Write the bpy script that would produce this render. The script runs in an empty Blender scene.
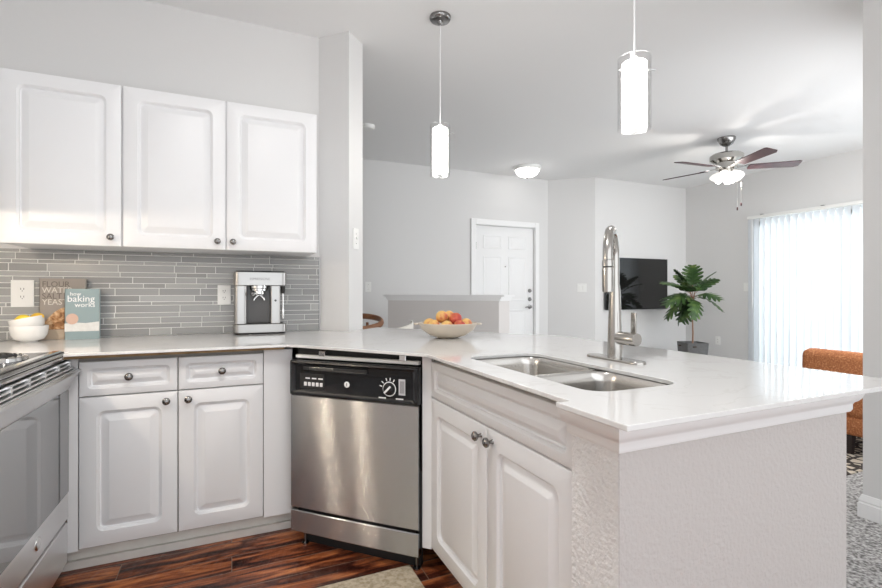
import bpy, bmesh, math, random
from mathutils import Matrix, Vector
random.seed(7)
S = bpy.context.scene
COL = S.collection
PI = math.pi
R = math.radians

# ------------------------------------------------------------------ camera, light, exposure
cam_data = bpy.data.cameras.new('camera')
cam = bpy.data.objects.new('camera', cam_data); COL.objects.link(cam)
cam_data.sensor_width = 36.0
cam_data.lens = 36.0 * 471.5 / 882.0
cam_data.shift_y = -0.0025
cam_data.clip_start = 0.02
cam.location = (0, 0, 1.155)
cam.rotation_euler = (R(90), 0, R(-23.93))
S.camera = cam

S.view_settings.view_transform = 'Standard'
S.view_settings.look = 'None'
S.view_settings.gamma = 1
S.view_settings.use_curve_mapping = False
S.view_settings.exposure = 1.03

W = bpy.data.worlds.new('world'); S.world = W
W.use_nodes = True
bg = W.node_tree.nodes['Background']
bg.inputs[0].default_value = (0.95, 0.975, 1.0, 1)
bg.inputs[1].default_value = 1.0

def area(name, loc, rot, sx, sy, power, color=(1, 1, 1)):
    d = bpy.data.lights.new(name, 'AREA'); d.shape = 'RECTANGLE'
    d.size, d.size_y, d.energy, d.color = sx, sy, power, color
    o = bpy.data.objects.new(name, d); o.location = loc; o.rotation_euler = rot
    COL.objects.link(o); return o
# daylight outside the sliding door, shining in through the blinds
area('daylight', (7.3, 3.1, 1.25), (0, R(90), 0), 2.3, 2.2, 54, (0.97, 0.985, 1.0))
# fill light added for the living room, entering by an unseen made-up opening
area('added_side_fill', (4.75, 1.0, 1.6), (R(66), 0, 0), 3.0, 1.7, 31, (0.94, 0.97, 1.0))

S.cycles.max_bounces = 8
S.cycles.diffuse_bounces = 5
S.cycles.glossy_bounces = 5
S.cycles.transparent_max_bounces = 12
S.cycles.use_denoising = True
S.cycles.sample_clamp_indirect = 6.0
S.cycles.caustics_reflective = False
S.cycles.caustics_refractive = False

# ------------------------------------------------------------------ helpers
ROOTM = {}
def setp(o, label=None, cat=None, group=None, kind=None):
    if label: o['label'] = label
    if cat: o['category'] = cat
    if group: o['group'] = group
    if kind: o['kind'] = kind
    return o
def thing(name, label, cat, loc=(0, 0, 0), group=None, kind=None):
    o = bpy.data.objects.new(name, None); COL.objects.link(o)
    o.location = loc; o.empty_display_size = 0.1
    ROOTM[o] = Matrix.Translation(Vector(loc))
    return setp(o, label, cat, group, kind)

def rr(x0, x1, y0, y1, r, k=6):
    r = max(min(r, (x1-x0)/2-1e-5, (y1-y0)/2-1e-5), 1e-4)
    pts = []
    for cx, cy, a0 in ((x1-r, y0+r, -90), (x1-r, y1-r, 0), (x0+r, y1-r, 90), (x0+r, y0+r, 180)):
        for i in range(k):
            a = R(a0 + 90*i/(k-1)); pts.append((cx+r*math.cos(a), cy+r*math.sin(a)))
    return pts

class MB:
    """collects shapes into one mesh; M places local shapes in the world"""
    def __init__(s, M=None):
        s.bm = bmesh.new(); s.M = M or Matrix.Identity(4)
    def v(s, p): return s.bm.verts.new(s.M @ Vector(p))
    def f(s, vs):
        try: return s.bm.faces.new(vs)
        except ValueError: return None
    def merge(s, tmp):
        mp = {}
        for v in tmp.verts: mp[v] = s.bm.verts.new(s.M @ v.co)
        for f in tmp.faces: s.f([mp[v] for v in f.verts])
        tmp.free(); return s
    def box(s, x0, x1, y0, y1, z0, z1, bev=0.0, seg=2):
        t = bmesh.new()
        bmesh.ops.create_cube(t, size=1)
        for v in t.verts:
            v.co = Vector(((x0+x1)/2+v.co.x*(x1-x0), (y0+y1)/2+v.co.y*(y1-y0), (z0+z1)/2+v.co.z*(z1-z0)))
        if bev > 0:
            bmesh.ops.bevel(t, geom=list(t.edges), offset=bev, segments=seg, profile=0.5, affect='EDGES')
        return s.merge(t)
    def rings(s, rings, cap0=True, cap1=True, closed=True):
        R_ = [[s.v(p) for p in r] for r in rings]
        n = len(R_[0])
        for a, b in zip(R_, R_[1:]):
            for i in range(n if closed else n-1):
                j = (i+1) % n; s.f([a[i], a[j], b[j], b[i]])
        if cap0: s.f(R_[0][::-1])
        if cap1: s.f(R_[-1])
        return s
    def lathe(s, prof, c=(0, 0, 0), seg=24, axis='z', cap0=True, cap1=True):
        rings = []
        for r, h in prof:
            ring = []
            for i in range(seg):
                a = 2*PI*i/seg; q = (r*math.cos(a), r*math.sin(a))
                if axis == 'z': p = (c[0]+q[0], c[1]+q[1], c[2]+h)
                elif axis == 'y': p = (c[0]+q[0], c[1]+h, c[2]-q[1])
                else: p = (c[0]+h, c[1]+q[0], c[2]+q[1])
                ring.append(p)
            rings.append(ring)
        return s.rings(rings, cap0, cap1)
    def tube(s, pts, rad, seg=10, cap=True, sq=None):
        pts = [Vector(p) for p in pts]; n = len(pts)
        rad = rad if isinstance(rad, (list, tuple)) else [rad]*n
        rings = []; up = None
        for i, p in enumerate(pts):
            t = (pts[min(i+1, n-1)]-pts[max(i-1, 0)]).normalized()
            if up is None: up = Vector((0, 0, 1)) if abs(t.z) < .9 else Vector((1, 0, 0))
            x = t.cross(up).normalized(); y = x.cross(t).normalized(); up = y
            a_, b_ = sq or (1, 1)
            rings.append([p + (x*math.cos(2*PI*k/seg)*a_+y*math.sin(2*PI*k/seg)*b_)*rad[i] for k in range(seg)])
        return s.rings(rings, cap, cap)
    def prism(s, poly, z0, z1):
        a = [s.v((x, y, z0)) for x, y in poly]; b = [s.v((x, y, z1)) for x, y in poly]; n = len(poly)
        for i in range(n): s.f([a[i], a[(i+1) % n], b[(i+1) % n], b[i]])
        s.f(a[::-1]); s.f(b); return s
    def sphere(s, c, r, u=20, w=12, fn=None):
        t = bmesh.new(); bmesh.ops.create_uvsphere(t, u_segments=u, v_segments=w, radius=1)
        for v in t.verts:
            co = v.co.copy()
            if fn: co = fn(co)
            v.co = Vector(c)+Vector((co.x*r[0], co.y*r[1], co.z*r[2])) if isinstance(r, tuple) else Vector(c)+co*r
        return s.merge(t)
    def build(s, name, mat, parent=None, smooth=None, kind=None, recalc=True):
        if recalc: bmesh.ops.recalc_face_normals(s.bm, faces=list(s.bm.faces))
        rm = ROOTM.get(parent)
        if rm is not None: s.bm.transform(rm.inverted())
        me = bpy.data.meshes.new(name); s.bm.to_mesh(me); s.bm.free()
        me.materials.append(mat)
        if smooth is not None:
            for p in me.polygons: p.use_smooth = True
            me.set_sharp_from_angle(angle=R(smooth))
        o = bpy.data.objects.new(name, me); COL.objects.link(o)
        if parent is not None: o.parent = parent; ROOTM[o] = rm
        if kind: o['kind'] = kind
        return o
def rebase(o, loc):
    """put a single-mesh thing's origin at its base"""
    o.data.transform(Matrix.Translation(-Vector(loc))); o.location = loc; return o

def bevel_mod(o, w, seg=2, ang=35):
    m = o.modifiers.new('bevel', 'BEVEL'); m.width = w; m.segments = seg; m.limit_method = 'ANGLE'; m.angle_limit = R(ang)
    m.harden_normals = False; return o

# ------------------------------------------------------------------ materials
def mat(name, col, rough=0.5, metal=0.0, bump=0, bscale=100, spec=None, var=0.0, vscale=5, ior=None, coat=0, bdist=0.002, bdetail=3):
    m = bpy.data.materials.new(name); m.use_nodes = True
    nt = m.node_tree; N = nt.nodes; L = nt.links; p = N['Principled BSDF']
    p.inputs['Base Color'].default_value = (*col, 1); p.inputs['Roughness'].default_value = rough; p.inputs['Metallic'].default_value = metal
    if spec is not None: p.inputs['Specular IOR Level'].default_value = spec
    if ior: p.inputs['IOR'].default_value = ior
    if coat: p.inputs['Coat Weight'].default_value = coat; p.inputs['Coat Roughness'].default_value = .05
    tc = N.new('ShaderNodeTexCoord')
    nz = N.new('ShaderNodeTexNoise'); nz.inputs['Scale'].default_value = vscale; nz.inputs['Detail'].default_value = 4
    L.new(tc.outputs['Object'], nz.inputs['Vector'])
    mx = N.new('ShaderNodeMix'); mx.data_type = 'RGBA'
    k = 1-var
    mx.inputs[6].default_value = (col[0]*k, col[1]*k, col[2]*k, 1); mx.inputs[7].default_value = (min(col[0]*(1+var), 1), min(col[1]*(1+var), 1), min(col[2]*(1+var), 1), 1)
    L.new(nz.outputs['Fac'], mx.inputs[0]); L.new(mx.outputs[2], p.inputs['Base Color'])
    if bump:
        bn = N.new('ShaderNodeTexNoise'); bn.inputs['Scale'].default_value = bscale; bn.inputs['Detail'].default_value = bdetail
        L.new(tc.outputs['Object'], bn.inputs['Vector'])
        b = N.new('ShaderNodeBump'); b.inputs['Strength'].default_value = bump; b.inputs['Distance'].default_value = bdist
        L.new(bn.outputs['Fac'], b.inputs['Height']); L.new(b.outputs[0], p.inputs['Normal'])
    return m
def ramp_mat(name, stops, scale=5, rough=.5, stretch=(1, 1, 1), detail=5, bump=0, bscale=None, bdist=.003, dist=0.0, metal=0):
    m = bpy.data.materials.new(name); m.use_nodes = True
    nt = m.node_tree; N = nt.nodes; L = nt.links; p = N['Principled BSDF']
    p.inputs['Roughness'].default_value = rough; p.inputs['Metallic'].default_value = metal
    tc = N.new('ShaderNodeTexCoord'); mp = N.new('ShaderNodeMapping'); mp.inputs['Scale'].default_value = stretch
    nz = N.new('ShaderNodeTexNoise'); nz.inputs['Scale'].default_value = scale; nz.inputs['Detail'].default_value = detail; nz.inputs['Distortion'].default_value = dist
    L.new(tc.outputs['Object'], mp.inputs[0]); L.new(mp.outputs[0], nz.inputs['Vector'])
    cr = N.new('ShaderNodeValToRGB')
    while len(cr.color_ramp.elements) < len(stops): cr.color_ramp.elements.new(.5)
    for e, (q, c) in zip(cr.color_ramp.elements, stops): e.position = q; e.color = (*c, 1)
    L.new(nz.outputs['Fac'], cr.inputs[0]); L.new(cr.outputs[0], p.inputs['Base Color'])
    if bump:
        b = N.new('ShaderNodeBump'); b.inputs['Strength'].default_value = bump; b.inputs['Distance'].default_value = bdist
        src = nz
        if bscale:
            src = N.new('ShaderNodeTexNoise'); src.inputs['Scale'].default_value = bscale; L.new(tc.outputs['Object'], src.inputs['Vector'])
        L.new(src.outputs['Fac'], b.inputs['Height']); L.new(b.outputs[0], p.inputs['Normal'])
    return m
def emit(name, col, strength, base=(.9, .9, .9)):
    m = bpy.data.materials.new(name); m.use_nodes = True
    p = m.node_tree.nodes['Principled BSDF']; p.inputs['Base Color'].default_value = (*base, 1)
    p.inputs['Emission Color'].default_value = (*col, 1); p.inputs['Emission Strength'].default_value = strength
    N = m.node_tree.nodes; L = m.node_tree.links
    return m
def clear_glass(name, tint=(1, 1, 1), gloss=.35, blend=.25):
    m = bpy.data.materials.new(name); m.use_nodes = True
    nt = m.node_tree; N = nt.nodes; L = nt.links
    for n in list(N):
        if n.type != 'OUTPUT_MATERIAL': N.remove(n)
    out = [n for n in N if n.type == 'OUTPUT_MATERIAL'][0]
    t = N.new('ShaderNodeBsdfTransparent'); t.inputs[0].default_value = (*tint, 1)
    g = N.new('ShaderNodeBsdfGlossy'); g.inputs['Roughness'].default_value = .03
    lw = N.new('ShaderNodeLayerWeight'); lw.inputs[0].default_value = blend
    mu = N.new('ShaderNodeMath'); mu.operation = 'MULTIPLY'; mu.inputs[1].default_value = gloss
    mx = N.new('ShaderNodeMixShader')
    L.new(lw.outputs['Facing'], mu.inputs[0]); L.new(mu.outputs[0], mx.inputs[0]); L.new(t.outputs[0], mx.inputs[1]); L.new(g.outputs[0], mx.inputs[2])
    L.new(mx.outputs[0], out.inputs[0]); return m

M_WALL = mat('wall_paint', (.70, .695, .69), .85, bump=.25, bscale=140, bdist=.002)
M_WALL_DARK = mat('greige_paint', (.70, .675, .66), .85, bump=.25, bscale=140)
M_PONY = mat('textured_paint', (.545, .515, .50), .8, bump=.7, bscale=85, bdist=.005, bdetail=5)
M_CEIL = mat('ceiling_paint', (.84, .84, .84), .95, bump=.12, bscale=120)
M_TRIM = mat('trim_white', (.84, .84, .84), .45)
M_CAB = mat('cabinet_white', (.80, .805, .815), .38, bump=.03, bscale=40, var=.01)
M_CABIN = mat('cabinet_box', (.70, .69, .67), .6)
M_BOX = mat('cabinet_painted_shade', (.30, .29, .27), .7)  # white boxes coloured dark, putting shade into the gaps between fronts
M_TOE = mat('toe_kick_paint', (.80, .78, .73), .6, var=.12, vscale=14)
M_GAP = mat('dark_gap', (.02, .02, .02), .8)
M_PLY = ramp_mat('plywood', [(.3, (.20, .12, .05)), (.7, (.40, .26, .13))], 20, .7, (1, 1, 6))
M_KNOB = mat('pewter_knob', (.27, .265, .26), .2, 1.0)
M_NICKEL = mat('brushed_nickel', (.47, .455, .43), .2, 1.0, bump=.03, bscale=300)
M_CHROME = mat('chrome', (.75, .75, .75), .08, 1.0)
M_BLACK = mat('black_plastic', (.012, .013, .015), .22)
M_BLACKM = mat('black_matte', (.015, .015, .015), .6)
M_RUBBER = mat('dark_rubber', (.03, .03, .03), .7)
M_WHITEP = mat('white_plastic', (.82, .82, .80), .35)
M_SLOT = mat('socket_slot', (.05, .05, .05), .6)
M_INK = mat('white_ink', (.85, .85, .85), .5)
M_LINEN = mat('sticker_paper', (.60, .60, .62), .6)

def steel(name, col=(.50, .515, .53), rough=.25, stretch=(2, 2, 160), aniso=1.0, rot=0.25, brush=0):
    m = bpy.data.materials.new(name); m.use_nodes = True
    nt = m.node_tree; N = nt.nodes; L = nt.links; p = N['Principled BSDF']
    p.inputs['Metallic'].default_value = 1; p.inputs['Base Color'].default_value = (*col, 1); p.inputs['Roughness'].default_value = rough
    p.inputs['Anisotropic'].default_value = aniso; p.inputs['Anisotropic Rotation'].default_value = rot
    tg = N.new('ShaderNodeCombineXYZ'); tg.inputs[0].default_value = .7071; tg.inputs[1].default_value = -.7071
    L.new(tg.outputs[0], p.inputs['Tangent'])
    tc = N.new('ShaderNodeTexCoord'); mp = N.new('ShaderNodeMapping'); mp.inputs['Scale'].default_value = stretch
    nz = N.new('ShaderNodeTexNoise'); nz.inputs['Scale'].default_value = 6; nz.inputs['Detail'].default_value = 4
    L.new(tc.outputs['Object'], mp.inputs[0]); L.new(mp.outputs[0], nz.inputs['Vector'])
    mr = N.new('ShaderNodeMapRange'); mr.inputs[3].default_value = .96; mr.inputs[4].default_value = 1.04
    L.new(nz.outputs['Fac'], mr.inputs[0])
    hs = N.new('ShaderNodeHueSaturation'); hs.inputs['Color'].default_value = (*col, 1); L.new(mr.outputs[0], hs.inputs['Value']); L.new(hs.outputs[0], p.inputs['Base Color'])
    if brush:   # fine horizontal brushing: micro-grooves tilt the normal up and down only
        ge = N.new('ShaderNodeNewGeometry'); acc = None
        for k in (1.0, 1.7):
            sv = N.new('ShaderNodeVectorMath'); sv.operation = 'SCALE'; sv.inputs['Scale'].default_value = 977*k; L.new(ge.outputs['Position'], sv.inputs[0])
            wn = N.new('ShaderNodeTexWhiteNoise'); wn.noise_dimensions = '3D'; L.new(sv.outputs[0], wn.inputs['Vector'])
            ma = N.new('ShaderNodeMath'); ma.operation = 'MULTIPLY_ADD'; ma.inputs[1].default_value = brush; ma.inputs[2].default_value = -brush/2; L.new(wn.outputs['Value'], ma.inputs[0])
            if acc is None: acc = ma
            else:
                sm = N.new('ShaderNodeMath'); L.new(acc.outputs[0], sm.inputs[0]); L.new(ma.outputs[0], sm.inputs[1]); acc = sm
        cx = N.new('ShaderNodeCombineXYZ'); L.new(acc.outputs[0], cx.inputs[2])
        ad = N.new('ShaderNodeVectorMath'); L.new(ge.outputs['Normal'], ad.inputs[0]); L.new(cx.outputs[0], ad.inputs[1])
        nm = N.new('ShaderNodeVectorMath'); nm.operation = 'NORMALIZE'; L.new(ad.outputs[0], nm.inputs[0]); L.new(nm.outputs[0], p.inputs['Normal'])
    return m
M_STEEL = steel('brushed_steel', (.54, .555, .57), .145, aniso=0, brush=.95)
M_SINK = steel('sink_steel', (.62, .60, .57), .24, (3, 3, 60), 0)
M_STOVE = mat('range_steel', (.84, .84, .84), .32, 1.0, bump=.02, bscale=200)

def quartz():
    m = bpy.data.materials.new('white_quartz'); m.use_nodes = True
    nt = m.node_tree; N = nt.nodes; L = nt.links; p = N['Principled BSDF']
    p.inputs['Roughness'].default_value = .07; p.inputs['IOR'].default_value = 1.6
    tc = N.new('ShaderNodeTexCoord')
    n1 = N.new('ShaderNodeTexNoise'); n1.inputs['Scale'].default_value = 3.2; n1.inputs['Detail'].default_value = 9; n1.inputs['Distortion'].default_value = 1.4
    L.new(tc.outputs['Object'], n1.inputs['Vector'])
    cr = N.new('ShaderNodeValToRGB'); e = cr.color_ramp.elements
    e[0].position = .485; e[0].color = (.74, .735, .725, 1); e[1].position = .515; e[1].color = (.74, .735, .725, 1)
    k = cr.color_ramp.elements.new(.5); k.color = (.69, .68, .665, 1)
    L.new(n1.outputs['Fac'], cr.inputs[0]); L.new(cr.outputs[0], p.inputs['Base Color'])
    return m
M_QUARTZ = quartz()

def wood_floor():
    m = bpy.data.materials.new('scraped_wood_planks'); m.use_nodes = True
    nt = m.node_tree; N = nt.nodes; L = nt.links; p = N['Principled BSDF']
    tc = N.new('ShaderNodeTexCoord')
    br = N.new('ShaderNodeTexBrick'); br.offset = .37; br.inputs['Scale'].default_value = 1
    br.inputs['Brick Width'].default_value = 1.15; br.inputs['Row Height'].default_value = .125; br.inputs['Mortar Size'].default_value = .0018
    br.inputs['Color1'].default_value = (0, 0, 0, 1); br.inputs['Color2'].default_value = (1, 1, 1, 1); br.inputs['Mortar'].default_value = (.5, .5, .5, 1)
    L.new(tc.outputs['Object'], br.inputs['Vector'])
    mp = N.new('ShaderNodeMapping'); mp.inputs['Scale'].default_value = (2.2, 16, 1)
    L.new(tc.outputs['Object'], mp.inputs[0])
    ad = N.new('ShaderNodeVectorMath'); ad.operation = 'ADD'
    sc = N.new('ShaderNodeVectorMath'); sc.operation = 'SCALE'; sc.inputs['Scale'].default_value = 13
    L.new(br.outputs['Color'], sc.inputs[0]); L.new(mp.outputs[0], ad.inputs[0]); L.new(sc.outputs[0], ad.inputs[1])
    nz = N.new('ShaderNodeTexNoise'); nz.inputs['Scale'].default_value = 1.6; nz.inputs['Detail'].default_value = 7; nz.inputs['Distortion'].default_value = .9
    L.new(ad.outputs[0], nz.inputs['Vector'])
    cr = N.new('ShaderNodeValToRGB'); e = cr.color_ramp.elements
    e[0].position = .30; e[0].color = (.014, .005, .004, 1); e[1].position = .74; e[1].color = (.72, .28, .10, 1)
    for q, c in ((.45, (.075, .018, .010)), (.58, (.34, .10, .037))):
        k = e.new(q); k.color = (*c, 1)
    L.new(nz.outputs['Fac'], cr.inputs[0])
    mm = N.new('ShaderNodeMix'); mm.data_type = 'RGBA'; mm.inputs[7].default_value = (.25, .18, .14, 1)
    L.new(br.outputs['Fac'], mm.inputs[0]); L.new(cr.outputs[0], mm.inputs[6]); L.new(mm.outputs[2], p.inputs['Base Color'])
    p.inputs['Roughness'].default_value = .28
    m2 = N.new('ShaderNodeMapping'); m2.inputs['Scale'].default_value = (38, 14, 1); L.new(tc.outputs['Object'], m2.inputs[0])
    n2 = N.new('ShaderNodeTexNoise'); n2.inputs['Scale'].default_value = 1.0; n2.inputs['Detail'].default_value = 3; L.new(m2.outputs[0], n2.inputs['Vector'])
    b = N.new('ShaderNodeBump'); b.inputs['Strength'].default_value = .7; b.inputs['Distance'].default_value = .009
    L.new(n2.outputs['Fac'], b.inputs['Height']); L.new(b.outputs[0], p.inputs['Normal'])
    return m
M_FLOOR = wood_floor()
M_CARPET = ramp_mat('grey_carpet', [(.36, (.20, .19, .185)), (.5, (.48, .47, .46)), (.64, (.78, .77, .76))], 70, .95, bump=.9, bscale=160, bdist=.012, detail=6)

# ------------------------------------------------------------------ the setting
CZ = 2.75
def struct(o): o['kind'] = 'structure'; return o
def wall(name, poly, z0=0, z1=CZ, m=None): return struct(MB().prism(poly, z0, z1).build(name, m or M_WALL))
struct(MB().box(-1.45, 1.50, -1.6, 3.14, -.05, 0).build('floor', M_FLOOR))
struct(MB().prism([(1.50, -1.6), (6.6, -1.6), (6.6, 5.8), (-1.6, 5.8), (-1.6, 3.14), (1.50, 3.14)], -.05, 0.004).build('floor_carpet', M_CARPET))
struct(MB().box(-1.6, 6.75, -1.6, 5.9, CZ, CZ+.1).build('ceiling', M_CEIL))
# kitchen back wall, then the short diagonal pier that carries the switch
wall('wall_kitchen', [(-1.45, 3.02), (.50, 3.02), (.655, 2.865), (.77, 2.98), (.61, 3.14), (-1.45, 3.14)])
wall('wall_left', [(-1.45, -1.6), (-1.29, -1.6), (-1.29, 3.02), (-1.45, 3.02)])
wall('wall_dining', [(-1.6, 3.14), (-1.45, 3.14), (-1.45, 5.54), (-1.6, 5.54)])
wall('wall_entry', [(-1.6, 5.54), (2.955, 5.54), (2.955, 5.70), (-1.6, 5.70)])
wall('wall_entry_right', [(3.90, 5.54), (4.13, 5.54), (4.13, 5.70), (3.90, 5.70)])
wall('wall_entry_header', [(2.955, 5.54), (3.90, 5.54), (3.90, 5.70), (2.955, 5.70)], 2.055, CZ)
wall('wall_diagonal', [(4.13, 5.54), (4.62, 5.13), (4.75, 5.28), (4.26, 5.70), (4.13, 5.70)])
wall('wall_television', [(4.62, 5.13), (6.42, 5.13), (6.42, 5.28), (4.75, 5.28)])
WY0, WY1, WZ1 = 2.0, 4.06, 2.10
wall('wall_window_far', [(6.42, WY1), (6.58, WY1), (6.58, 5.28), (6.42, 5.28)])
wall('wall_window_near', [(6.42, 1.33), (6.58, 1.33), (6.58, WY0), (6.42, WY0)])
wall('wall_window_header', [(6.42, WY0), (6.58, WY0), (6.58, WY1), (6.42, WY1)], WZ1, CZ)
wall('wall_right', [(2.952, -1.6), (3.07, -1.6), (3.07, 1.20), (3.2, 1.20), (3.2, 1.33), (2.952, 1.33)])
wall('wall_added_opening_end', [(6.3, 1.20), (6.58, 1.20), (6.58, 1.33), (6.3, 1.33)])  # unseen wall; its opening is added to let the side fill in
wall('wall_added_opening_sill', [(3.2, 1.20), (6.3, 1.20), (6.3, 1.33), (3.2, 1.33)], 0, .45)
wall('wall_added_opening_header', [(3.2, 1.20), (6.3, 1.20), (6.3, 1.33), (3.2, 1.33)], 2.45, CZ)

def profile_run(path, prof, normal_left=True):
    """sweep an (offset, z) profile along a plan path; offset goes to the right-hand side of travel"""
    pts = [Vector(p) for p in path]; n = len(pts); rings = []
    for i, p in enumerate(pts):
        d0 = (pts[i]-pts[i-1]).normalized() if i > 0 else (pts[1]-pts[0]).normalized()
        d1 = (pts[i+1]-pts[i]).normalized() if i < n-1 else d0
        n0 = Vector((d0.y, -d0.x)); n1 = Vector((d1.y, -d1.x))
        b = (n0+n1).normalized(); k = 1/max(b.dot(n0), .2)
        rings.append([(p.x+b.x*o*k, p.y+b.y*o*k, z) for o, z in prof])
    return rings
BASE = [(0, 0.004), (.016, .004), (.016, .075), (.011, .082), (.014, .09), (.009, .105), (.004, .118), (0, .12)]
struct(MB().rings(profile_run([(2.952, -1.5), (2.952, 1.33), (4.5, 1.33)][::-1], BASE)).build('baseboard_right', M_TRIM))
struct(MB().rings(profile_run([(4.13, 5.54), (4.62, 5.13), (6.42, 5.13), (6.42, WY1+.02)], BASE)).build('baseboard_television', M_TRIM))
struct(MB().rings(profile_run([(-1.4, 5.54), (2.88, 5.54)], BASE)).build('baseboard_entry', M_TRIM))

# peninsula end wall (textured, painted) and its crown under the counter
PX0, PX1, PY = .731, 1.56, .74
PEN = [(PX0, PY), (PX1, PY), (PX1, 2.02), (.86, 3.02), (.77, 2.97), (1.44, 1.98), (1.44, .888), (PX0, .888)]
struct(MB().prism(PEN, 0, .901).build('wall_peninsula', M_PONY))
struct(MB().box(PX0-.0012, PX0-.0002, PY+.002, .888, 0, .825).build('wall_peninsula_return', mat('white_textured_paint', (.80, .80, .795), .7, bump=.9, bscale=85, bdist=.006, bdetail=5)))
CROWN = [(0, .901), (.046, .901), (.046, .890), (.042, .886), (.041, .877), (.036, .866), (.027, .857), (.019, .852), (.015, .846), (.015, .833), (.010, .825), (0, .825)]
struct(MB().rings(profile_run([(PX0, .8885), (PX0, PY), (PX1, PY)], CROWN)).build('trim_1', M_TRIM, smooth=35))

# dining half wall with cap
HW = [(1.454, 4.606), (2.305, 3.846), (2.43, 3.86), (2.41, 3.99), (1.56, 4.75)]
struct(MB().prism(HW, 0.004, 1.068).build('wall_half', M_WALL_DARK))
mb = MB(); c = Vector((1.93, 4.28))
def grow(poly, k): return [((Vector(p)-c)*1 + c + (Vector(p)-c).normalized()*k)[:] for p in poly]
mb.prism(grow(HW, .012), 1.068, 1.085); mb.prism(grow(HW, .022), 1.085, 1.108); mb.prism(grow(HW, .05), 1.108, 1.126)
struct(mb.build('trim_2', M_TRIM))

# ------------------------------------------------------------------ entry door (structure with parts)
D = thing('door_1', 'white six panel entry door in a white frame', 'door', (3.43, 5.56, 0), kind='structure')
def six_panel(mb, x0, x1, z0, z1, y):
    mb.box(x0, x1, y, y+.04, z0, z1, .002)
    w = x1-x0
    for a, b in ((.13, .44), (.56, .87)):
        for p, q in ((.12, .44), (.50, .80), (.85, .94)):
            px0, px1, pz0, pz1 = x0+w*a, x0+w*b, z0+(z1-z0)*p, z0+(z1-z0)*q
            prof = ((0, .0005), (.012, -.006), (.03, -.006), (.045, -.001))
            mb.rings([[(X, y-d-.0, Z) for X, Z in rr(px0+i, px1-i, pz0+i, pz1-i, .003, 3)] for i, d in ((0, -.001), (.004, .006), (.012, .006), (.02, .001), (.035, .001), (.055, .007))], False, True)
mb = MB(); six_panel(mb, 2.965, 3.89, .012, 2.045, 5.56); mb.build('door_slab', M_TRIM, D, 40)
mb = MB()
for x0, x1, z0, z1 in ((2.885, 2.955, 0.004, 2.125), (3.90, 3.965, 0.004, 2.125), (2.955, 3.90, 2.055, 2.125)):
    mb.box(x0, x1, 5.515, 5.545, z0, z1, .005)
mb.box(2.945, 2.962, 5.53, 5.60, .004, 2.06); mb.box(3.893, 3.91, 5.53, 5.60, .004, 2.06); mb.box(2.945, 3.91, 5.53, 5.60, 2.048, 2.062)
mb.build('door_frame', M_TRIM, D)
for z in (1.72, .25):
    MB().box(2.957, 2.972, 5.535, 5.56, z, z+.1, .002).build('hinge', M_KNOB, D)
MB().lathe([(.008, 0), (.008, -.008), (.005, -.01)], (3.43, 5.555, 1.5), 12, 'y').build('peephole', M_KNOB, D, 40)
for z in (1.17, 1.05):
    MB().lathe([(.028, 0), (.027, -.012), (.02, -.02), (.016, -.03)], (3.83, 5.56, z), 20, 'y').build('deadbolt', M_KNOB, D, 40)
mb = MB(); mb.lathe([(.03, 0), (.028, -.012), (.012, -.014), (.012, -.045)], (3.83, 5.56, .945), 20, 'y')
mb.tube([(3.835, 5.51, .945), (3.79, 5.508, .947), (3.73, 5.512, .94)], [.011, .010, .008], 10)
mb.build('lever_handle', M_KNOB, D, 40)

# ------------------------------------------------------------------ sliding door with glass
Wn = thing('window_1', 'white framed sliding glass patio door behind vertical blinds', 'window', (6.5, 3.03, 0), kind='structure')
mb = MB()
for y0, y1 in ((WY0, WY0+.06), (3.0, 3.06), (WY1-.06, WY1)): mb.box(6.47, 6.54, y0, y1, .01, WZ1, .004)
mb.box(6.47, 6.54, WY0, WY1, .005, .07, .004); mb.box(6.47, 6.54, WY0, WY1, WZ1-.06, WZ1, .004)
mb.build('window_frame', M_TRIM, Wn)
M_PANE = clear_glass('pane_glass', (.95, .98, .97), .5, .3)
for y0, y1 in ((WY0+.06, 3.0), (3.06, WY1-.06)):
    MB().box(6.502, 6.508, y0, y1, .07, WZ1-.06).build('window_glass', M_PANE, Wn)

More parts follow.
